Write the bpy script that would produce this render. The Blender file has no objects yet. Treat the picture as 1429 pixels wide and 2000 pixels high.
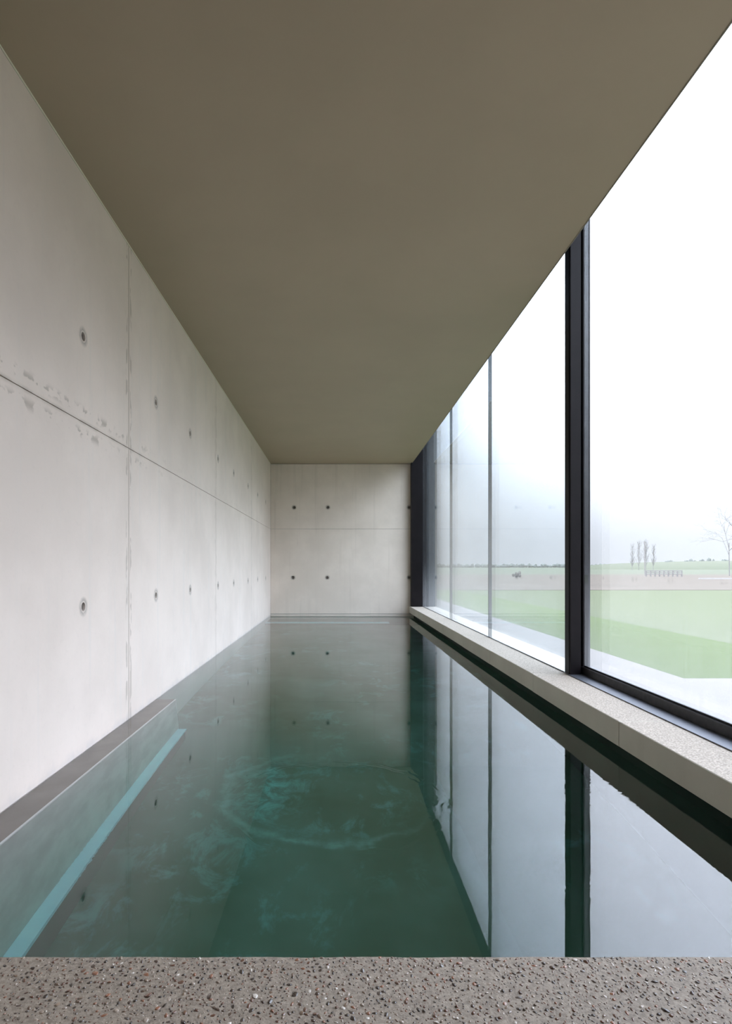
import bpy, bmesh, math, random
from mathutils import Vector, Matrix, noise

# ------------------------------------------------------------------ camera, sky, exposure
SC = bpy.context.scene
COL = SC.collection
F_PX, VPX, VPY = 1120.0, 658.0, 1107.0          # one-point perspective read off the 1429 x 2000 frame
CAM_Z = 0.95                                     # eye height above the water (water surface is z = 0)
cam_d = bpy.data.cameras.new('camera')
cam = bpy.data.objects.new('camera', cam_d)
COL.objects.link(cam)
cam_d.sensor_fit = 'VERTICAL'
cam_d.sensor_height = 36.0
cam_d.lens = F_PX / 2000.0 * 36.0
cam_d.shift_x = (714.5 - VPX) / 2000.0
cam_d.shift_y = (VPY - 1000.0) / 2000.0
cam_d.clip_start = 0.05
cam_d.clip_end = 5000
cam.location = (0, 0, CAM_Z)
cam.rotation_euler = (math.pi / 2, 0, 0)
SC.camera = cam

SKY_HORIZON, SKY_ZENITH = 1.12, 9.2             # misty overcast sky: dull at the horizon, bright overhead
world = bpy.data.worlds.new('overcast_sky')
SC.world = world
world.use_nodes = True
wt = world.node_tree
wt.nodes.clear()
w_out = wt.nodes.new('ShaderNodeOutputWorld')
w_bg = wt.nodes.new('ShaderNodeBackground')
w_tc = wt.nodes.new('ShaderNodeTexCoord')
w_sep = wt.nodes.new('ShaderNodeSeparateXYZ')
w_map = wt.nodes.new('ShaderNodeMapRange')
w_col = wt.nodes.new('ShaderNodeMix')
w_col.data_type = 'RGBA'
w_map.inputs['From Min'].default_value = 0.0
w_map.inputs['From Max'].default_value = 0.62
w_map.interpolation_type = 'SMOOTHSTEP'
w_map.inputs['To Min'].default_value = SKY_HORIZON
w_map.inputs['To Max'].default_value = SKY_ZENITH
w_col.inputs[6].default_value = (0.91, 0.945, 1.0, 1)
w_col.inputs[7].default_value = (0.73, 0.82, 1.0, 1)
wt.links.new(w_tc.outputs['Generated'], w_sep.inputs[0])
wt.links.new(w_sep.outputs['Z'], w_map.inputs['Value'])
wt.links.new(w_sep.outputs['Z'], w_col.inputs[0])
wt.links.new(w_col.outputs[2], w_bg.inputs['Color'])
wt.links.new(w_map.outputs[0], w_bg.inputs['Strength'])
wt.links.new(w_bg.outputs[0], w_out.inputs[0])

SC.view_settings.view_transform = 'Standard'
SC.view_settings.look = 'None'
SC.view_settings.exposure = 0.0
SC.view_settings.gamma = 1.0
SC.view_settings.use_curve_mapping = False
SC.cycles.max_bounces = 10
SC.cycles.diffuse_bounces = 4
SC.cycles.transmission_bounces = 8
SC.cycles.transparent_max_bounces = 16
SC.cycles.caustics_refractive = True
SC.cycles.caustics_reflective = True

# ------------------------------------------------------------------ measures (metres)
XL, XR = -1.30, 1.455          # left wall, ceiling edge above the window
YB = 11.20                    # far wall
YN = -3.0                     # wall behind the camera
ZC = 2.96                     # ceiling
ZJ = 1.69                     # horizontal formwork joint
ZS, ZSB = 0.178, 0.05         # coping top and underside
XS = 1.41                     # coping edge over the water
XG = 1.66                     # frameless panes
XN = 1.772                    # near pane
YM = 4.08                     # mullion
YD = 1.138                    # edge of the deck
ZF = -1.20                    # pool floor
R = random.Random(7)


# ------------------------------------------------------------------ node helpers
class NT:
    def __init__(self, name):
        self.m = bpy.data.materials.new(name)
        self.m.use_nodes = True
        self.t = self.m.node_tree
        self.t.nodes.clear()
        self.out = self.t.nodes.new('ShaderNodeOutputMaterial')

    def n(self, kind, **kw):
        nd = self.t.nodes.new(kind)
        for k, v in kw.items():
            setattr(nd, k, v)
        return nd

    def put(self, sock, v):
        if isinstance(v, bpy.types.NodeSocket):
            self.t.links.new(v, sock)
        else:
            sock.default_value = v

    def math(self, op, a, b=0.0, c=0.0, clamp=False):
        nd = self.n('ShaderNodeMath', operation=op)
        nd.use_clamp = clamp
        self.put(nd.inputs[0], a)
        self.put(nd.inputs[1], b)
        self.put(nd.inputs[2], c)
        return nd.outputs[0]

    def step(self, v, lo, hi, a=0.0, b=1.0):
        nd = self.n('ShaderNodeMapRange', interpolation_type='SMOOTHSTEP')
        self.put(nd.inputs['Value'], v)
        nd.inputs['From Min'].default_value = lo
        nd.inputs['From Max'].default_value = hi
        nd.inputs['To Min'].default_value = a
        nd.inputs['To Max'].default_value = b
        return nd.outputs[0]

    def pos(self):
        g = self.n('ShaderNodeNewGeometry')
        s = self.n('ShaderNodeSeparateXYZ')
        self.t.links.new(g.outputs['Position'], s.inputs[0])
        return g.outputs['Position'], s.outputs[0], s.outputs[1], s.outputs[2]

    def scaled(self, vec, sx, sy, sz):
        nd = self.n('ShaderNodeMapping')
        self.t.links.new(vec, nd.inputs['Vector'])
        nd.inputs['Scale'].default_value = (sx, sy, sz)
        return nd.outputs[0]

    def noise(self, vec, scale, detail=3.0, rough=0.55, dist=0.0):
        nd = self.n('ShaderNodeTexNoise')
        self.t.links.new(vec, nd.inputs['Vector'])
        nd.inputs['Scale'].default_value = scale
        nd.inputs['Detail'].default_value = detail
        nd.inputs['Roughness'].default_value = rough
        nd.inputs['Distortion'].default_value = dist
        return nd.outputs[0]

    def mix(self, f, a, b):
        nd = self.n('ShaderNodeMix', data_type='RGBA')
        self.put(nd.inputs[0], f)
        self.put(nd.inputs[6], a if isinstance(a, bpy.types.NodeSocket) else (*a, 1))
        self.put(nd.inputs[7], b if isinstance(b, bpy.types.NodeSocket) else (*b, 1))
        return nd.outputs[2]

    def bump(self, h, strength, dist):
        nd = self.n('ShaderNodeBump')
        nd.inputs['Strength'].default_value = strength
        nd.inputs['Distance'].default_value = dist
        self.t.links.new(h, nd.inputs['Height'])
        return nd.outputs[0]

    def principled(self, color, rough, metallic=0.0, normal=None, spec=0.5, coat=0.0):
        p = self.n('ShaderNodeBsdfPrincipled')
        self.put(p.inputs['Base Color'], color if isinstance(color, bpy.types.NodeSocket) else (*color, 1))
        self.put(p.inputs['Roughness'], rough)
        p.inputs['Metallic'].default_value = metallic
        p.inputs['Specular IOR Level'].default_value = spec
        p.inputs['Coat Weight'].default_value = coat
        if normal is not None:
            self.t.links.new(normal, p.inputs['Normal'])
        self.t.links.new(p.outputs[0], self.out.inputs['Surface'])
        return self.m


M = {}


def concrete(name, base, dark, warm, axis, stains=False):
    """smooth cast concrete: cloudy mottling, faint vertical run marks, tie-hole halos, damp blotches along the joints"""
    t = NT(name)
    p, x, y, z = t.pos()
    cloud = t.noise(p, 1.3, 5, 0.6)
    fine = t.noise(p, 34, 4, 0.6)
    run = t.noise(t.scaled(p, 9, 9, 0.35), 1.6, 3, 0.6)
    c = t.mix(t.step(cloud, 0.30, 0.72), dark, base)
    c = t.mix(t.math('MULTIPLY', t.step(run, 0.52, 0.75), 0.22), c, warm)
    c = t.mix(t.math('MULTIPLY', t.step(fine, 0.55, 0.78), 0.10), c, tuple(v * 0.62 for v in base))
    at = t.n('ShaderNodeAttribute', attribute_name='stain')
    halo = t.math('MULTIPLY', at.outputs['Fac'], t.step(t.noise(p, 40, 2), 0.25, 0.65, 0.55, 1.0))
    c = t.mix(t.math('MULTIPLY', halo, 0.78), c, (0.22, 0.195, 0.17))
    # pin holes left by air bubbles
    vor = t.n('ShaderNodeTexVoronoi')
    t.t.links.new(p, vor.inputs['Vector'])
    vor.inputs['Scale'].default_value = 3.4
    pin = t.step(vor.outputs['Distance'], 0.006, 0.017, 1.0, 0.0)
    pin = t.math('MULTIPLY', pin, t.step(t.noise(p, 2.3, 1), 0.50, 0.56))
    c = t.mix(t.math('MULTIPLY', pin, 0.6), c, (0.16, 0.15, 0.14))
    if stains:
        near = t.step(y, 3.1, 4.6, 1.0, 0.12)
        dz = t.math('ABSOLUTE', t.math('SUBTRACT', z, ZJ))
        q = t.math('DIVIDE', t.math('SUBTRACT', dz, 0.056), 0.021)
        band = t.math('POWER', 2.718, t.math('MULTIPLY', t.math('MULTIPLY', q, q), -1.0))
        blot = t.step(t.noise(t.scaled(p, 1, 1, 1.4), 15, 2, 0.5), 0.53, 0.60)
        clus = t.step(t.noise(p, 2.6, 1), 0.36, 0.48)
        s1 = t.math('MULTIPLY', t.math('MULTIPLY', band, blot), t.math('MULTIPLY', clus, near))
        dirty = t.math('MULTIPLY', t.step(dz, 0.0, 0.020, 1.0, 0.0), t.step(t.noise(p, 7, 2), 0.4, 0.6, 0.25, 0.8))
        s2 = None
        for yj in (3.58, 6.15, 8.72):
            dy = t.math('ABSOLUTE', t.math('SUBTRACT', y, yj))
            q = t.math('DIVIDE', t.math('SUBTRACT', dy, 0.034), 0.014)
            b2 = t.math('POWER', 2.718, t.math('MULTIPLY', t.math('MULTIPLY', q, q), -1.0))
            b2 = t.math('MULTIPLY', b2, t.step(t.noise(t.scaled(p, 1, 1, 0.45), 21, 2), 0.50, 0.60))
            b3 = t.math('MULTIPLY', t.step(dy, 0.0, 0.016, 1.0, 0.0), 0.55)
            b2 = t.math('MULTIPLY', t.math('MAXIMUM', b2, b3), 1.0 if yj < 4 else 0.5)
            s2 = b2 if s2 is None else t.math('MAXIMUM', s2, b2)
        allst = t.math('MAXIMUM', t.math('MAXIMUM', s1, t.math('MULTIPLY', dirty, near)), s2)
        c = t.mix(t.math('MULTIPLY', allst, 0.60), c, (0.37, 0.31, 0.25))
        # splash line just above the water
        spl = t.math('MULTIPLY', t.step(t.math('ADD', z, t.math('MULTIPLY', t.noise(p, 11, 4), 0.10)), 0.03, 0.10, 1.0, 0.0), 0.35)
        c = t.mix(spl, c, (0.47, 0.46, 0.47))
    nrm = t.bump(t.noise(p, 60, 4, 0.6), 0.12, 0.004)
    M[name] = t.principled(c, 0.62, normal=nrm, spec=0.3)


concrete('left_concrete', (0.845, 0.73, 0.65), (0.745, 0.64, 0.565), (0.66, 0.64, 0.60), 'y', True)
concrete('back_concrete', (0.84, 0.735, 0.64), (0.73, 0.635, 0.545), (0.50, 0.435, 0.36), 'x')
concrete('coping_concrete', (0.64, 0.60, 0.51), (0.55, 0.515, 0.435), (0.50, 0.46, 0.385), 'y')


def simple(name, color, rough, metallic=0.0, spec=0.5, vary=0.0, scale=8.0, bump=0.0):
    t = NT(name)
    p, x, y, z = t.pos()
    c = color
    if vary:
        c = t.mix(t.step(t.noise(p, scale, 4), 0.3, 0.7), tuple(v * (1 - vary) for v in color), tuple(min(1, v * (1 + vary)) for v in color))
    nrm = t.bump(t.noise(p, scale * 9, 3), bump, 0.003) if bump else None
    M[name] = t.principled(c, rough, metallic, nrm, spec)


simple('joint_mortar', (0.30, 0.29, 0.27), 0.9)
simple('plug_mortar', (0.13, 0.11, 0.095), 0.9, vary=0.2, scale=60)
simple('ceiling_paint', (0.44, 0.36, 0.255), 0.55, spec=0.25, vary=0.03, scale=1.2)
simple('trim_bead', (0.92, 0.86, 0.70), 0.5)
simple('edge_metal', (0.26, 0.23, 0.18), 0.6)
simple('frame_paint', (0.008, 0.006, 0.007), 0.42, spec=0.2, vary=0.2, scale=5)
simple('frame_dark', (0.004, 0.004, 0.005), 0.5, spec=0.2)
simple('rail_rubber', (0.018, 0.016, 0.016), 0.42, vary=0.5, scale=30)
simple('flashing_metal', (0.15, 0.16, 0.185), 0.42, metallic=0.6, vary=0.06, scale=3)
simple('pocket_paint', (0.05, 0.05, 0.05), 0.6)
simple('spacer_grey', (0.06, 0.062, 0.06), 0.5)
simple('outer_plaster', (0.6, 0.59, 0.57), 0.8, vary=0.05)
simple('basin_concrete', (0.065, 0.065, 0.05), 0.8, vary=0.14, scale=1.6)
simple('ledge_concrete', (0.50, 0.55, 0.50), 0.8, vary=0.12, scale=5)
simple('ledge_top', (0.20, 0.165, 0.135), 0.8, vary=0.15, scale=6)
simple('foot_render', (0.15, 0.155, 0.13), 0.85)
simple('tread_tile', (0.62, 0.85, 1.0), 0.5, vary=0.08, scale=3)
simple('white_edge', (0.85, 0.86, 0.84), 0.5)
simple('road_white', (0.3, 0.28, 0.26), 0.7)
simple('bark', (0.16, 0.15, 0.14), 0.9)
simple('far_foliage', (0.115, 0.125, 0.105), 0.9, vary=0.2, scale=0.4)
simple('dry_bush', (0.075, 0.062, 0.050), 0.95)
simple('fence_wood', (0.19, 0.175, 0.16), 0.9)
simple('paving_concrete', (0.140, 0.120, 0.098), 0.8, vary=0.05, scale=2, bump=0.1)


# pool floor: green-grey render with pale turquoise blooms, caustic flecks painted in among them
t = NT('pool_floor')
p, x, y, z = t.pos()
base = t.mix(t.step(t.noise(p, 0.9, 4, 0.6), 0.33, 0.66), (0.135, 0.155, 0.110), (0.205, 0.235, 0.205))
bloom_caustics = t.math('MULTIPLY', t.step(t.noise(t.scaled(p, 1.0, 0.7, 1), 5.5, 7, 0.72, 0.5), 0.50, 0.66), t.step(t.noise(p, 1.1, 2), 0.38, 0.58))
base = t.mix(t.math('MULTIPLY', bloom_caustics, 0.55), base, (0.26, 0.42, 0.43))
# pale turquoise swirl in the floor colour: a broken ring with a denser patch at its left
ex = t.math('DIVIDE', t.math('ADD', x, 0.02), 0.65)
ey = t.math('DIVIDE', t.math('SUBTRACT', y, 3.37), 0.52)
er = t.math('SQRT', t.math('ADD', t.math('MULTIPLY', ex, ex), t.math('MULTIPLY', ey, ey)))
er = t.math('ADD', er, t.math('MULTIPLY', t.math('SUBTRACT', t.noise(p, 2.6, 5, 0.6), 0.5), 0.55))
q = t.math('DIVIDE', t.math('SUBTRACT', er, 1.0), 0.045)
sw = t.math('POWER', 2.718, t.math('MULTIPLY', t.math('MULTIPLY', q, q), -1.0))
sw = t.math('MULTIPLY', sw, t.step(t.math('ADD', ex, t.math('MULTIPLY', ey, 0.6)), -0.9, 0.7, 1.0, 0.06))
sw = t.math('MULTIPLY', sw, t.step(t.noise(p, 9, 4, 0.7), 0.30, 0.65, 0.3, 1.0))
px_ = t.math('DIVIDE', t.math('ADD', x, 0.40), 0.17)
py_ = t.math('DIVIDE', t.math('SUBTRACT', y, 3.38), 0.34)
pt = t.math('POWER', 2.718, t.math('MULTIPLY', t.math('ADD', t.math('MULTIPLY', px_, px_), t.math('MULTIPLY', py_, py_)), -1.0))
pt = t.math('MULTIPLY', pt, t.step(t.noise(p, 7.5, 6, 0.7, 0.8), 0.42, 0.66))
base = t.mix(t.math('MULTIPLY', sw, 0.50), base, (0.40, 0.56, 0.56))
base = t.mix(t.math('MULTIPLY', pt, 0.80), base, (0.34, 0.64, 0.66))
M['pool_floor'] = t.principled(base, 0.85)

# coping top: fine sand-blasted speckle, its cast front face grey
t = NT('coping_top')
p, x, y, z = t.pos()
sp = t.noise(p, 120, 2, 0.5)
sp2 = t.noise(p, 70, 3, 0.6)
c = t.mix(t.step(sp, 0.40, 0.62), (0.34, 0.29, 0.235), (0.52, 0.45, 0.37))
c = t.mix(t.math('MULTIPLY', t.step(sp2, 0.60, 0.74), 0.5), c, (0.24, 0.19, 0.145))
rust = t.n('ShaderNodeTexVoronoi')
t.t.links.new(p, rust.inputs['Vector'])
rust.inputs['Scale'].default_value = 6.0
c = t.mix(t.step(rust.outputs['Distance'], 0.03, 0.06, 0.6, 0.0), c, (0.50, 0.36, 0.26))
M['coping_top'] = t.principled(c, 0.8, normal=t.bump(sp, 0.25, 0.003))

# deck binder between the pebbles
t = NT('deck_binder')
p, x, y, z = t.pos()
c = t.mix(t.step(t.noise(p, 120, 4, 0.65), 0.32, 0.70), (0.225, 0.182, 0.138), (0.38, 0.315, 0.245))
c = t.mix(t.math('MULTIPLY', t.step(t.noise(p, 420, 2), 0.58, 0.70), 0.5), c, (0.12, 0.10, 0.09))
M['deck_binder'] = t.principled(c, 0.72, normal=t.bump(t.noise(p, 260, 3), 0.5, 0.002))

# pebbles: one material, a colour per stone
t = NT('pebble_stone')
g = t.n('ShaderNodeNewGeometry')
oi = t.n('ShaderNodeObjectInfo')
rnd = t.math('FRACT', t.math('ADD', g.outputs['Random Per Island'], t.math('MULTIPLY', oi.outputs['Random'], 7.31)))
ramp = t.n('ShaderNodeValToRGB')
cr = ramp.color_ramp
cr.interpolation = 'CONSTANT'
stops = [(0.0, (0.042, 0.029, 0.021)), (0.16, (0.150, 0.072, 0.043)), (0.36, (0.090, 0.058, 0.041)), (0.50, (0.20, 0.135, 0.092)),
         (0.62, (0.28, 0.120, 0.064)), (0.72, (0.30, 0.22, 0.155)), (0.80, (0.105, 0.080, 0.062)), (0.885, (0.42, 0.34, 0.27)), (0.965, (0.64, 0.57, 0.49))]
cr.elements[0].position = 0.0
cr.elements[0].color = (*stops[0][1], 1)
cr.elements[1].position = stops[1][0]
cr.elements[1].color = (*stops[1][1], 1)
for ps, cc in stops[2:]:
    e = cr.elements.new(ps)
    e.color = (*cc, 1)
t.t.links.new(rnd, ramp.inputs[0])
p, x, y, z = t.pos()
c = t.mix(t.math('MULTIPLY', t.step(t.noise(p, 300, 2), 0.4, 0.7), 0.4), ramp.outputs[0], (0.20, 0.16, 0.13))
M['pebble_stone'] = t.principled(c, 0.20, spec=0.7)


def pane_glass(name, tint, scale):
    """thin glass: clear straight through, mirror share rising towards grazing (both faces of the slab count)"""
    t = NT(name)
    lw = t.n('ShaderNodeLayerWeight')
    lw.inputs['Blend'].default_value = 0.5
    f = t.math('POWER', lw.outputs['Facing'], 5.0)
    f = t.math('MULTIPLY_ADD', f, 0.96, 0.04)
    f = t.math('MULTIPLY', f, scale, clamp=True)
    tr = t.n('ShaderNodeBsdfTransparent')
    tr.inputs[0].default_value = (*tint, 1)
    gl = t.n('ShaderNodeBsdfGlossy')
    gl.inputs['Roughness'].default_value = 0.012
    gl.inputs['Color'].default_value = (0.95, 0.98, 1, 1)
    mx = t.n('ShaderNodeMixShader')
    t.t.links.new(f, mx.inputs[0])
    t.t.links.new(tr.outputs[0], mx.inputs[1])
    t.t.links.new(gl.outputs[0], mx.inputs[2])
    # condensation: faint milky film, denser near the foot of the pane, in vertical runs
    p, x, y, z = t.pos()
    run = t.noise(t.scaled(p, 55, 55, 1.2), 2.0, 5, 0.7)
    film = t.math('MULTIPLY', t.step(z, 0.15, 1.15, 1.0, 0.12), t.step(run, 0.28, 0.78, 0.45, 1.0))
    film = t.math('MULTIPLY', film, 0.10)
    tl = t.n('ShaderNodeBsdfTranslucent')
    tl.inputs[0].default_value = (0.95, 0.97, 1, 1)
    m2 = t.n('ShaderNodeMixShader')
    t.t.links.new(film, m2.inputs[0])
    t.t.links.new(mx.outputs[0], m2.inputs[1])
    t.t.links.new(tl.outputs[0], m2.inputs[2])
    t.t.links.new(m2.outputs[0], t.out.inputs['Surface'])
    M[name] = t.m


pane_glass('clear_glass', (0.955, 0.97, 0.99), 1.6)
pane_glass('frameless_glass', (0.895, 0.935, 0.965), 1.5)

# water: refracting surface, calm, one ring ripple; green absorption below
t = NT('pool_water')
p, x, y, z = t.pos()
gl = t.n('ShaderNodeBsdfGlass')
gl.inputs['IOR'].default_value = 1.52
gl.inputs['Roughness'].default_value = 0.0
cx, cy, r0 = -0.02, 2.33, 0.45
dx = t.math('SUBTRACT', x, cx)
dy = t.math('SUBTRACT', y, cy)
wob = t.math('MULTIPLY', t.math('SUBTRACT', t.noise(p, 4, 3), 0.5), 0.16)
rr = t.math('ADD', t.math('SQRT', t.math('ADD', t.math('MULTIPLY', dx, dx), t.math('MULTIPLY', dy, dy))), wob)
dr = t.math('SUBTRACT', rr, r0)
env = t.math('POWER', 2.718, t.math('MULTIPLY', t.math('MULTIPLY', dr, dr), -1.0 / (0.018 ** 2)))
ring = t.math('MULTIPLY', t.math('SINE', t.math('MULTIPLY', dr, 2 * math.pi / 0.030)), env)
ring = t.math('MULTIPLY', ring, t.step(t.noise(p, 3.1, 2), 0.40, 0.60, 0.15, 1.0))
swell = t.noise(t.scaled(p, 1.0, 0.6, 1), 5.0, 2, 0.4)
chop = t.math('MULTIPLY', t.noise(t.scaled(p, 1.0, 2.2, 1), 16, 3, 0.5), t.step(t.noise(p, 1.3, 1), 0.50, 0.66))
h = t.math('ADD', t.math('MULTIPLY', ring, 0.00022), t.math('MULTIPLY', swell, 0.00022))
h = t.math('ADD', h, t.math('MULTIPLY', chop, 0.00030))
nd = t.n('ShaderNodeBump')
nd.inputs['Strength'].default_value = 1.0
nd.inputs['Distance'].default_value = 1.0
t.t.links.new(h, nd.inputs['Height'])
t.t.links.new(nd.outputs[0], gl.inputs['Normal'])
t.t.links.new(gl.outputs[0], t.out.inputs['Surface'])
va = t.n('ShaderNodeVolumeAbsorption')
va.inputs['Color'].default_value = (0.42, 0.78, 0.70, 1)
va.inputs['Density'].default_value = 0.75
t.t.links.new(va.outputs[0], t.out.inputs['Volume'])
M['pool_water'] = t.m


def ground(name, a, b, scale, aniso=(1, 1, 1)):
    t = NT(name)
    p, x, y, z = t.pos()
    q = t.scaled(p, *aniso)
    c = t.mix(t.step(t.noise(q, scale, 5, 0.65), 0.30, 0.70), a, b)
    M[name] = t.principled(c, 0.95, spec=0.1)


ground('lawn_grass', (0.066, 0.078, 0.030), (0.079, 0.088, 0.038), 3.0)
ground('border_grass', (0.052, 0.076, 0.010), (0.062, 0.086, 0.016), 9.0)
ground('dry_meadow', (0.082, 0.065, 0.046), (0.108, 0.085, 0.062), 0.5, (0.5, 1, 1))
ground('far_field', (0.080, 0.088, 0.053), (0.102, 0.106, 0.068), 0.02, (0.3, 1, 1))


# ------------------------------------------------------------------ mesh helpers
def mesh_obj(name, bm, mat, parent=None, smooth=False):
    me = bpy.data.meshes.new(name)
    bm.normal_update()
    bm.to_mesh(me)
    bm.free()
    for m in (mat if isinstance(mat, (list, tuple)) else [mat]):
        me.materials.append(M[m])
    if smooth:
        for f in me.polygons:
            f.use_smooth = True
    o = bpy.data.objects.new(name, me)
    COL.objects.link(o)
    if parent is not None:
        o.parent = parent
    return o


def empty(name):
    o = bpy.data.objects.new(name, None)
    COL.objects.link(o)
    return o


def bx(bm, x0, x1, y0, y1, z0, z1, mi=0):
    v = [bm.verts.new((x, y, z)) for x in (x0, x1) for y in (y0, y1) for z in (z0, z1)]
    fs = []
    for idx in ((0, 1, 3, 2), (4, 6, 7, 5), (0, 4, 5, 1), (2, 3, 7, 6), (0, 2, 6, 4), (1, 5, 7, 3)):
        f = bm.faces.new([v[i] for i in idx])
        f.material_index = mi
        fs.append(f)
    return fs


def box(name, dims, mat, parent=None, bevel=0.0):
    bm = bmesh.new()
    bx(bm, *dims)
    if bevel:
        bmesh.ops.bevel(bm, geom=list(bm.edges), offset=bevel, segments=2, affect='EDGES')
    return mesh_obj(name, bm, mat, parent)


def tag(o, label, cat=None, group=None, kind=None):
    o['label'] = label
    if cat:
        o['category'] = cat
    if group:
        o['group'] = group
    if kind:
        o['kind'] = kind
    return o


def structure(o, label, cat='wall'):
    return tag(o, label, cat, kind='structure')


def tube(bm, a, b, ra, rb, seg=5):
    a, b = Vector(a), Vector(b)
    d = (b - a).normalized()
    u = d.orthogonal().normalized()
    w = d.cross(u)
    r1, r2 = [], []
    for k in range(seg):
        an = 2 * math.pi * k / seg
        o = u * math.cos(an) + w * math.sin(an)
        r1.append(bm.verts.new(a + o * ra))
        r2.append(bm.verts.new(b + o * rb))
    for k in range(seg):
        bm.faces.new((r1[k], r1[(k + 1) % seg], r2[(k + 1) % seg], r2[k]))


def concrete_panel(parent, mp, u0, u1, v0, v1, holes, mat, depth=0.014, rh=0.0225, s=0.085):
    """cast panel with cone-shaped tie holes; mp(u, v, n) maps panel space to the room, n pointing into the wall"""
    bm = bmesh.new()
    lay = bm.verts.layers.float_color.new('stain')

    def vert(u, v, n=0.0, st=0.0):
        q = bm.verts.new(mp(u, v, n))
        q[lay] = (st, st, st, 1)
        return q
    hs = [(u, v) for (u, v) in holes if u0 + 0.03 < u < u1 - 0.03 and v0 < v < v1]
    us = sorted({u0, u1, *[min(max(u + k * s, u0), u1) for u, v in hs for k in (-1, 1)]})
    vs = sorted({v0, v1, *[min(max(v + k * s, v0), v1) for u, v in hs for k in (-1, 1)]})
    SEG = 24
    for a, b in zip(us, us[1:]):
        for c, d in zip(vs, vs[1:]):
            hit = [(u, v) for u, v in hs if a < u < b and c < v < d]
            if not hit:
                bm.faces.new([vert(a, c), vert(b, c), vert(b, d), vert(a, d)])
                continue
            hu, hv = hit[0]
            rings = []
            out = []
            for k in range(SEG):
                an = 2 * math.pi * k / SEG + math.pi / 4
                cu, cv = math.cos(an), math.sin(an)
                sc_ = 1.0 / max(abs(cu), abs(cv))
                out.append(vert(min(max(hu + cu * sc_ * s, a), b), min(max(hv + cv * sc_ * s, c), d)))
            rings.append(out)
            for rad, nn, st in ((0.056, 0, 0.0), (0.040, 0, 0.55), (0.032, 0, 0.85), (0.027, 0, 0.2), (rh, 0, 0.35), (rh * 0.86, 0.013, 1.0)):
                rings.append([vert(hu + rad * math.cos(2 * math.pi * k / SEG + math.pi / 4), hv + rad * math.sin(2 * math.pi * k / SEG + math.pi / 4), nn, st) for k in range(SEG)])
            for ra, rb in zip(rings, rings[1:]):
                for k in range(SEG):
                    bm.faces.new((ra[k], ra[(k + 1) % SEG], rb[(k + 1) % SEG], rb[k]))
    for (pu, pv), (qu, qv) in (((u0, v0), (u1, v0)), ((u1, v0), (u1, v1)), ((u1, v1), (u0, v1)), ((u0, v1), (u0, v0))):
        bm.faces.new([vert(pu, pv), vert(pu, pv, depth), vert(qu, qv, depth), vert(qu, qv)])
    bmesh.ops.recalc_face_normals(bm, faces=bm.faces)
    o = mesh_obj('panel', bm, mat, parent)
    for hu, hv in hs:
        b2 = bmesh.new()
        c0 = b2.verts.new(mp(hu, hv, 0.009))
        r1 = [b2.verts.new(mp(hu + rh * 0.5 * math.cos(2 * math.pi * k / 16), hv + rh * 0.5 * math.sin(2 * math.pi * k / 16), 0.0095)) for k in range(16)]
        r2 = [b2.verts.new(mp(hu + rh * 0.87 * math.cos(2 * math.pi * k / 16), hv + rh * 0.87 * math.sin(2 * math.pi * k / 16), 0.0125)) for k in range(16)]
        for k in range(16):
            b2.faces.new((c0, r1[k], r1[(k + 1) % 16]))
            b2.faces.new((r1[k], r2[k], r2[(k + 1) % 16], r1[(k + 1) % 16]))
        mesh_obj('tie_hole_plug', b2, 'plug_mortar', o, True)
    return o


# ------------------------------------------------------------------ room shell
G = 0.0022                                        # half a joint
wl = structure(empty('wall_left'), 'pale cast concrete wall along the left side of the pool')
box('core', (XL - 0.30, XL - 0.013, YN, YB + 0.3, ZF - 0.2, ZC + 0.75), 'joint_mortar', wl)
left_joints = [YN, -1.56, 1.01, 3.58, 6.15, 8.72, YB]
left_holes = [(y, z) for y in (-0.75, 0.35, 1.72, 2.94, 4.12, 5.08, 6.27, 7.22, 8.38, 9.40, 10.45) for z in (0.745, 2.13)]
for a, b in zip(left_joints, left_joints[1:]):
    for c, d in ((ZF, ZJ), (ZJ, ZC - 0.004)):
        concrete_panel(wl, lambda u, v, n: (XL - n, u, v), a + G, b - G, c + G, d - G, left_holes, 'left_concrete')

wb = structure(empty('wall_back'), 'grey concrete end wall with four tie holes and one horizontal joint')
box('core', (XL - 0.30, 1.95, YB + 0.013, YB + 0.30, ZF - 0.2, ZC + 0.75), 'joint_mortar', wb)
back_holes = [(-0.84, 2.11), (-0.18, 2.11), (1.405, 2.11), (-0.86, 0.74), (-0.19, 0.74), (1.405, 0.74)]
for c, d in ((0.032, ZJ), (ZJ, ZC - 0.004)):
    concrete_panel(wb, lambda u, v, n: (u, YB + n, v), XL + G, 1.70, c + G, d - G, back_holes, 'back_concrete', rh=0.030)
box('base_strip', (XL + G, 1.50, YB + 0.004, YB + 0.02, ZF, 0.024), 'back_concrete', wb)

wf = structure(box('wall_front', (XL - 0.3, 1.95, YN - 0.2, YN, ZF, ZC + 0.75), 'left_concrete'), 'plain concrete wall behind the viewer')

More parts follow.
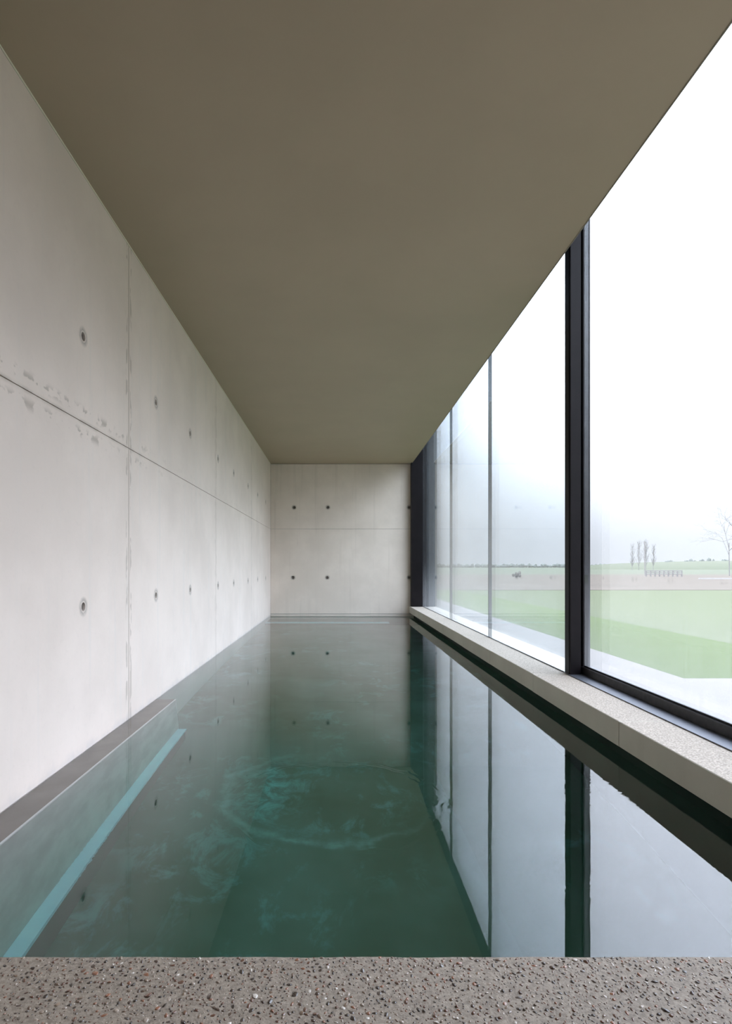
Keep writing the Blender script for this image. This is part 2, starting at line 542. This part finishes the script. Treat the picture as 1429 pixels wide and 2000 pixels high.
ce = structure(empty('ceiling'), 'smooth taupe painted ceiling slab over the pool', 'ceiling')
box('soffit', (XL + 0.004, XR, YN, YB - 0.002, ZC, ZC + 0.73), 'ceiling_paint', ce)
box('pocket_fascia', (XR, XR + 0.003, YN, YB - 0.002, ZC + 0.006, ZC + 0.74), 'pocket_paint', ce)
box('pocket_lid', (XR + 0.003, 1.84, YN, YB - 0.002, ZC + 0.742, ZC + 0.749), 'pocket_paint', ce)
box('shadow_bead', (XL + 0.0005, XL + 0.0055, YN, YB - 0.002, ZC - 0.005, ZC - 0.0005), 'trim_bead', ce)
box('edge_bead', (XR - 0.003, XR + 0.003, YN, YB - 0.002, ZC - 0.003, ZC + 0.006), 'edge_metal', ce)
box('roof_slab', (XL - 0.3, 1.85, YN - 0.2, YB + 0.3, ZC + 0.75, ZC + 1.05), 'outer_plaster', ce)

# pool basin
pf = structure(empty('floor_pool'), 'green pool floor seen through the water', 'floor')
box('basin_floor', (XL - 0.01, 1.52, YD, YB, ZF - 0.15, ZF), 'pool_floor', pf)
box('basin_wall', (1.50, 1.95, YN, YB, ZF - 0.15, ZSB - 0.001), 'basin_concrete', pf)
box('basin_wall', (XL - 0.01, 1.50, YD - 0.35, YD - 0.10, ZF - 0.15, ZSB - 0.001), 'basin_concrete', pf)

# ledge under water along the left wall, with a pale tread at its foot
lg = structure(empty('trim_1'), 'shallow underwater ledge along the left wall with a pale blue tread', 'ledge')
YE = 4.13
lf = box('ledge', (XL + 0.001, -1.165, YD - 0.09, YE, -0.96, -0.027), 'ledge_concrete', lg)
for v in lf.data.vertices:                        # its face leans out a little towards the foot
    if v.co.x > -1.2 and v.co.z < -0.5:
        v.co.x = -1.138
box('ledge_top', (XL + 0.001, -1.167, YD - 0.09, YE, -0.027, -0.020), 'ledge_top', lg)
box('edge_strip', (-1.167, -1.157, YD - 0.09, YE + 0.004, -0.030, -0.018), 'white_edge', lg)
box('end_strip', (-1.167, -1.155, YE, YE + 0.008, -0.94, -0.030), 'white_edge', lg)
box('tread', (-1.137, -1.075, YD - 0.09, YE - 0.03, -0.96, -0.93), 'tread_tile', lg)
box('foot', (XL + 0.001, -1.085, YD - 0.09, YE - 0.03, ZF, -0.961), 'foot_render', lg)
st = structure(empty('trim_2'), 'underwater step across the far end of the pool', 'step')
box('step', (XL + 0.001, 1.499, 10.36, YB - 0.001, ZF, -0.85), 'basin_concrete', st)
box('tread', (XL + 0.001, 0.95, 10.34, 10.62, -0.849, -0.83), 'tread_tile', st)

# coping blocks under the window
cp = structure(empty('trim_3'), 'row of pale concrete coping blocks below the window', 'coping')
cj = [YN, -1.85, -0.62, 0.55, 1.70, 2.87, 4.13, 5.30, 6.44, 7.59, 8.73, 9.90, YB]
for i, (a, b) in enumerate(zip(cj, cj[1:])):
    bm = bmesh.new()
    dz = R.uniform(-0.0012, 0.0012)
    fs = bx(bm, XS + R.uniform(-0.001, 0.001), 1.93, a + 0.0018, b - 0.0018, ZSB + dz, ZS + dz)
    bmesh.ops.bevel(bm, geom=list(bm.edges), offset=0.003, segments=1, affect='EDGES')
    for f in bm.faces:
        f.normal_update()
        if f.normal.z > 0.9:
            f.material_index = 1
    mesh_obj('coping_block', bm, ['coping_concrete', 'coping_top'], cp)
box('mortar_bed', (XS + 0.004, 1.92, YN, YB, ZSB + 0.004, ZS - 0.004), 'joint_mortar', cp)
box('outer_plinth', (1.88, 1.95, YN, YB, -0.3, ZSB + 0.02), 'outer_plaster', cp)

# deck in the foreground
dk = structure(empty('floor_deck'), 'exposed pebble concrete deck at the near end of the pool', 'floor')
bm = bmesh.new()
NX = 220
x0, x1 = XL, XS
top, bot, back = [], [], []
for k in range(NX + 1):
    x = x0 + (x1 - x0) * k / NX
    e = 0.0022 * noise.noise((x * 9, 0, 0)) + 0.0012 * noise.noise((x * 41, 3, 0))
    top.append((bm.verts.new((x, YD + e - 0.004, ZS)), bm.verts.new((x, YD + e, ZS - 0.004)), bm.verts.new((x, YD + e, ZSB)), bm.verts.new((x, YN, ZS)), bm.verts.new((x, YN, ZSB))))
for p0, p1 in zip(top, top[1:]):
    for i, j in ((3, 0), (0, 1), (1, 2), (2, 4)):
        bm.faces.new((p0[i], p1[i], p1[j], p0[j]))
bmesh.ops.recalc_face_normals(bm, faces=bm.faces)
mesh_obj('slab', bm, 'deck_binder', dk)


def pebble_mesh(rn, sub=1):
    b = bmesh.new()
    bmesh.ops.create_icosphere(b, subdivisions=sub, radius=1.0)
    for v in b.verts:
        v.co *= 1.0 + rn.uniform(-0.20, 0.20)
    return b


def pebble_matrix(rn, x, y, size):
    el = rn.uniform(0.40, 0.85)
    h = size * rn.uniform(0.22, 0.40)
    rot = Matrix.Rotation(rn.uniform(0, math.pi), 4, 'Z') @ Matrix.Rotation(rn.gauss(0, 0.25), 4, 'X') @ Matrix.Rotation(rn.gauss(0, 0.25), 4, 'Y')
    return Matrix.Translation((x, y, ZS - h * rn.uniform(0.0, 0.50))) @ rot @ Matrix.Diagonal((size, size * el, h, 1))


variants = []
for i in range(12):
    b = pebble_mesh(R, 1)
    me = bpy.data.meshes.new('pebble')
    b.to_mesh(me)
    b.free()
    me.materials.append(M['pebble_stone'])
    for f in me.polygons:
        f.use_smooth = True
    variants.append(me)
spots = []
cells = {}


def free(x, y, r):
    ci, cj_ = int(x / 0.02), int(y / 0.02)
    for i in (-1, 0, 1):
        for j in (-1, 0, 1):
            for (a, b, c) in cells.get((ci + i, cj_ + j), ()):
                if (a - x) ** 2 + (b - y) ** 2 < (0.72 * (r + c)) ** 2:
                    return False
    cells.setdefault((ci, cj_), []).append((x, y, r))
    return True


while len(spots) < 300:                                       # the largest stones in view, one by one
    x, y = R.uniform(-0.72, 0.90), R.uniform(0.95, YD - 0.010)
    s = R.uniform(0.0050, 0.0072) if R.random() < 0.93 else R.uniform(0.0072, 0.0095)
    if free(x, y, s):
        spots.append((x, y, s))
for x, y, s in spots:
    o = bpy.data.objects.new('pebble', variants[R.randrange(12)])
    COL.objects.link(o)
    o.parent = dk
    o.matrix_local = pebble_matrix(R, x, y, s)
base_v, base_f = [], []
for me in variants:
    base_v.append([v.co.copy() for v in me.vertices])
    base_f.append([tuple(p.vertices) for p in me.polygons])
ico_v, ico_f = [], []
for i in range(10):
    b = bmesh.new()
    bmesh.ops.create_icosphere(b, subdivisions=1, radius=1.0)
    for v in b.verts:
        v.co *= 1.0 + R.uniform(-0.2, 0.2)
    b.verts.ensure_lookup_table()
    b.verts.index_update()
    keep = [f for f in b.faces if f.calc_center_median().z > -0.45]     # the bedded underside is left out
    ico_v.append([v.co.copy() for v in b.verts])
    ico_f.append([tuple(v.index for v in f.verts) for f in keep])
    b.free()
vs, fs = [], []
tries = 0
made = 0
while made < 20000 and tries < 90000:
    tries += 1
    x, y = R.uniform(XL + 0.01, XS - 0.01), R.uniform(0.45, YD - 0.006)
    s = 0.0021 + 0.0040 * R.random() ** 1.4
    if not free(x, y, s):
        continue
    m = pebble_matrix(R, x, y, s)
    k = R.randrange(10)
    off = len(vs)
    vs.extend(m @ v for v in ico_v[k])
    fs.extend(tuple(i + off for i in f) for f in ico_f[k])
    made += 1
me = bpy.data.meshes.new('small_pebbles')
me.from_pydata(vs, [], fs)
me.materials.append(M['pebble_stone'])
for f in me.polygons:
    f.use_smooth = True
o = bpy.data.objects.new('small_pebbles', me)
COL.objects.link(o)
o.parent = dk
o['kind'] = 'stuff'

# ------------------------------------------------------------------ windows
WT = ZC + 0.75
w1 = structure(empty('window_1'), 'large dark framed window pane nearest the deck', 'window')
YW = 0.60
box('pane', (XN, XN + 0.028, YW + 0.06, YM + 0.03, 0.225, WT), 'clear_glass', w1)
box('sill_flashing', (1.648, 1.752, YW, YM + 0.06, ZS + 0.0015, ZS + 0.005), 'flashing_metal', w1)
box('bottom_rail', (1.752, 1.83, YW, YM + 0.06, ZS + 0.0015, 0.235), 'rail_rubber', w1, 0.003)
box('glazing_bead', (1.765, 1.771, YW + 0.06, YM + 0.02, 0.235, 0.245), 'frame_dark', w1)
ml = box('mullion', (XG, 1.735, YM, YM + 0.095, ZS + 0.002, WT), 'frame_paint', w1, 0.002)
box('cover_strip', (XG - 0.004, XG, YM + 0.018, YM + 0.09, ZS + 0.002, WT), 'frame_dark', ml)
box('shadow_gap', (1.735, 1.762, YM + 0.05, YM + 0.095, ZS + 0.002, WT), 'frame_dark', w1)
box('stile', (1.762, 1.815, YM + 0.032, YM + 0.10, ZS + 0.002, WT), 'frame_paint', w1, 0.002)
box('stile', (1.735, 1.83, YW - 0.03, YW + 0.06, ZS + 0.002, WT), 'frame_paint', w1, 0.002)

pane_y = [YM + 0.095, 6.30, 8.45, 10.62, YB - 0.06]
for i, (a, b) in enumerate(zip(pane_y, pane_y[1:])):
    w = structure(empty('window_%d' % (i + 2)), ['frameless glass pane just beyond the dark mullion', 'frameless glass pane in the middle of the far window run',
                  'frameless glass pane before the last narrow pane', 'narrow last glass pane beside the dark end post'][i], 'window')
    box('pane', (XG, XG + 0.040, a + 0.006, b - 0.006, ZS + 0.002, WT), 'frameless_glass', w)
    if i < 3:
        box('spacer', (XG + 0.001, XG + 0.039, b - 0.0055, b + 0.0055, ZS + 0.002, WT), 'spacer_grey', w)
    box('foot_seal', (XG - 0.004, XG - 0.0005, a + 0.006, b - 0.006, ZS + 0.001, ZS + 0.007), 'frame_dark', w)
ep = structure(empty('trim_4'), 'dark steel end post against the far concrete wall', 'post')
box('post', (1.432, XG - 0.01, YB - 0.14, YB - 0.001, ZS + 0.002, WT), 'frame_paint', ep, 0.002)
box('post', (XG - 0.008, 1.74, YB - 0.058, YB - 0.001, ZS + 0.002, WT), 'frame_dark', ep)
wr = structure(box('wall_right', (1.60, 1.95, YN, YW - 0.03, ZS + 0.002, WT), 'left_concrete'), 'short concrete wall right of the viewer')

# ------------------------------------------------------------------ water
bm = bmesh.new()
q = [bm.verts.new(c) for c in ((XL - 0.005, YD - 0.12, 0), (1.505, YD - 0.12, 0), (1.505, YB + 0.01, 0), (XL - 0.005, YB + 0.01, 0))]
bm.faces.new(q)
tag(mesh_obj('pool_water', bm, 'pool_water'), 'still dark green water filling the long narrow pool', 'water')

# ------------------------------------------------------------------ outside
pv = structure(empty('paving'), 'pale concrete paving outside the window', 'paving')
box('path', (1.95, 2.95, 4.88, 40, -0.20, 0.0), 'paving_concrete', pv)
box('terrace', (1.95, 14, -30, 4.88, -0.20, 0.0), 'paving_concrete', pv)
lw_ = structure(box('lawn', (2.9, 90, 4.89, 23.6, -0.25, -0.015), 'lawn_grass'), 'bright mown lawn outside the window', 'lawn')
bl = structure(box('grass_border', (2.95, 4.90, 4.885, 23.6, -0.2, -0.004), 'border_grass'), 'darker grass border between paving and lawn', 'lawn')
md = structure(box('meadow', (-60, 160, 23.6, 71, -0.3, 0.0), 'dry_meadow'), 'strip of dry brown meadow beyond the lawn', 'field')
ff = structure(box('field', (-900, 2400, 71, 2600, -0.4, 0.0), 'far_field'), 'pale green fields reaching to the horizon', 'field')
side = structure(box('lawn_side', (14, 90, -60, 4.89, -0.25, -0.02), 'lawn_grass'), 'mown lawn right of the terrace', 'lawn')

def at(px, py, y):
    """room point seen at pixel (px, py) at distance y"""
    return Vector(((px - VPX) * y / F_PX, y, CAM_Z - (py - VPY) * y / F_PX))


def bare_tree(name, base, height, rn, label, spread=0.55, levels=5, trunk=0.10, group=None):
    root = empty(name)
    tb, bb = bmesh.new(), bmesh.new()

    def grow(bm, p, d, ln, r, lev):
        e = p + d * ln
        tube(bm, p, e, r, r * 0.72, 5 if lev > 3 else 3)
        if lev == 0:
            return
        for k in range(rn.choice((2, 3, 3))):
            nd = (d + Vector((rn.gauss(0, spread), rn.gauss(0, spread), rn.gauss(0.08, spread * 0.6)))).normalized()
            grow(bb, p + d * ln * rn.uniform(0.55, 1.0), nd, ln * rn.uniform(0.58, 0.82), r * 0.6, lev - 1)
    grow(tb, Vector(base), Vector((rn.gauss(0, 0.04), rn.gauss(0, 0.04), 1)).normalized(), height * 0.30, trunk, levels)
    mesh_obj('trunk', tb, 'bark', root)
    mesh_obj('branches', bb, 'bark', root)
    tag(root, label, 'tree', group)


def poplar(base, height, rn, label):
    root = empty('bare_poplar')
    tb, bb = bmesh.new(), bmesh.new()
    base = Vector(base)
    top = base + Vector((rn.gauss(0, 0.1), 0, height))
    tube(tb, base, top, 0.07, 0.015, 6)
    for k in range(64):
        f = rn.uniform(0.10, 0.88)
        p0 = base.lerp(top, f)
        an = rn.uniform(0, 6.283)
        ln = height * rn.uniform(0.16, 0.34) * (1.1 - 0.6 * f)
        p1 = p0 + Vector((math.cos(an) * 0.48, math.sin(an) * 0.48, 1.0)).normalized() * ln
        tube(bb, p0, p1, 0.024, 0.009, 3)
        for q in range(3):
            s0 = p0.lerp(p1, rn.uniform(0.3, 0.9))
            an = rn.uniform(0, 6.283)
            tube(bb, s0, s0 + Vector((math.cos(an) * 0.4, math.sin(an) * 0.4, 1.0)).normalized() * ln * 0.4, 0.013, 0.006, 3)
    mesh_obj('trunk', tb, 'bark', root)
    mesh_obj('branches', bb, 'bark', root)
    tag(root, label, 'tree', 'distant poplars')


b = at(1424, 1122, 60)
bare_tree('bare_tree', (b.x, b.y, 0), 11.5, random.Random(5), 'leafless spreading tree at the right edge beyond the lawn', 0.66, 6, 0.055)
for i, (px, hh) in enumerate(((1234, 7.6), (1247, 8.8), (1261, 9.4), (1275, 7.6))):
    b = at(px, 1112, 170)
    poplar((b.x, b.y, 0), hh, random.Random(20 + i),
           ['leftmost of the distant leafless poplars on the horizon', 'second from left of the distant leafless poplars', 'third from left of the distant leafless poplars', 'rightmost of the distant leafless poplars on the horizon'][i])


def blob_row(name, px0, px1, dist, h0, h1, n, label, cat, mat='far_foliage'):
    bm = bmesh.new()
    a, b = at(px0, VPY, dist).x, at(px1, VPY, dist).x
    for k in range(n):
        x = a + (b - a) * (k + R.uniform(-0.4, 0.4)) / max(1, n - 1)
        h = R.uniform(h0, h1)
        w = (b - a) / n * R.uniform(0.7, 1.3)
        m = Matrix.Translation((x, dist + R.uniform(-4, 4), h * 0.45)) @ Matrix.Diagonal((w, w * 0.6, h * 0.55, 1))
        r = bmesh.ops.create_icosphere(bm, subdivisions=2, radius=1.0, matrix=m)
        for v in r['verts']:
            v.co += Vector((noise.noise(v.co * 0.6), noise.noise(v.co * 0.6 + Vector((5, 0, 0))), noise.noise(v.co * 0.6 + Vector((0, 9, 0))))) * h * 0.16
    o = mesh_obj(name, bm, mat)
    tag(o, label, cat, kind='stuff')


blob_row('horizon_trees', 840, 1330, 700, 2.6, 5.0, 150, 'low hazy line of trees on the horizon', 'trees')
blob_row('hedgerow', 1296, 1560, 230, 2.8, 4.4, 60, 'pale hedgerow on the rise at the right', 'hedge')
o = structure(empty('rise'), 'gentle green rise behind the meadow at the right', 'field')
bm = bmesh.new()
r = bmesh.ops.create_uvsphere(bm, u_segments=48, v_segments=24, radius=1.0, matrix=Matrix.Translation((165, 235, -1.2)) @ Matrix.Diagonal((75, 45, 4.6, 1)))
mesh_obj('mound', bm, 'far_field', o, True)
fe = tag(empty('field_fence'), 'low dark wooden fence across the dry meadow', 'fence')
for k in range(9):
    a = at(1262 + k * 8.7, 1128, 55)
    box('post', (a.x - 0.05, a.x + 0.05, 55, 55.1, 0, 0.62), 'fence_wood', fe)
a, b = at(1258, 1122, 55), at(1332, 1122, 55)
for zz in (0.20, 0.36, 0.52):
    box('rail', (a.x, b.x, 54.95, 55.0, zz, zz + 0.09), 'fence_wood', fe)
po = at(1259, 1122, 62)
tag(box('utility_pole', (po.x - 0.035, po.x + 0.035, 62, 62.07, 0, 3.7), 'fence_wood'), 'thin dark utility pole beyond the meadow fence', 'pole')
a, b = at(1366, 1135, 44), at(1520, 1135, 44)
tag(box('white_rail', (a.x, b.x, 44, 44.15, -0.02, 0.09), 'road_white'), 'long low white kerb across the meadow at the right', 'kerb')
bush = at(1011, 1128, 52)
bm = bmesh.new()
for k in range(9):
    bmesh.ops.create_icosphere(bm, subdivisions=2, radius=1.0, matrix=Matrix.Translation((bush.x + R.uniform(-0.35, 0.35), 52 + R.uniform(-0.3, 0.3), R.uniform(0.06, 0.42))) @ Matrix.Diagonal((0.13, 0.13, 0.16, 1)))
tag(mesh_obj('meadow_bush', bm, 'dry_bush'), 'small dull bush standing alone in the dry meadow', 'bush')
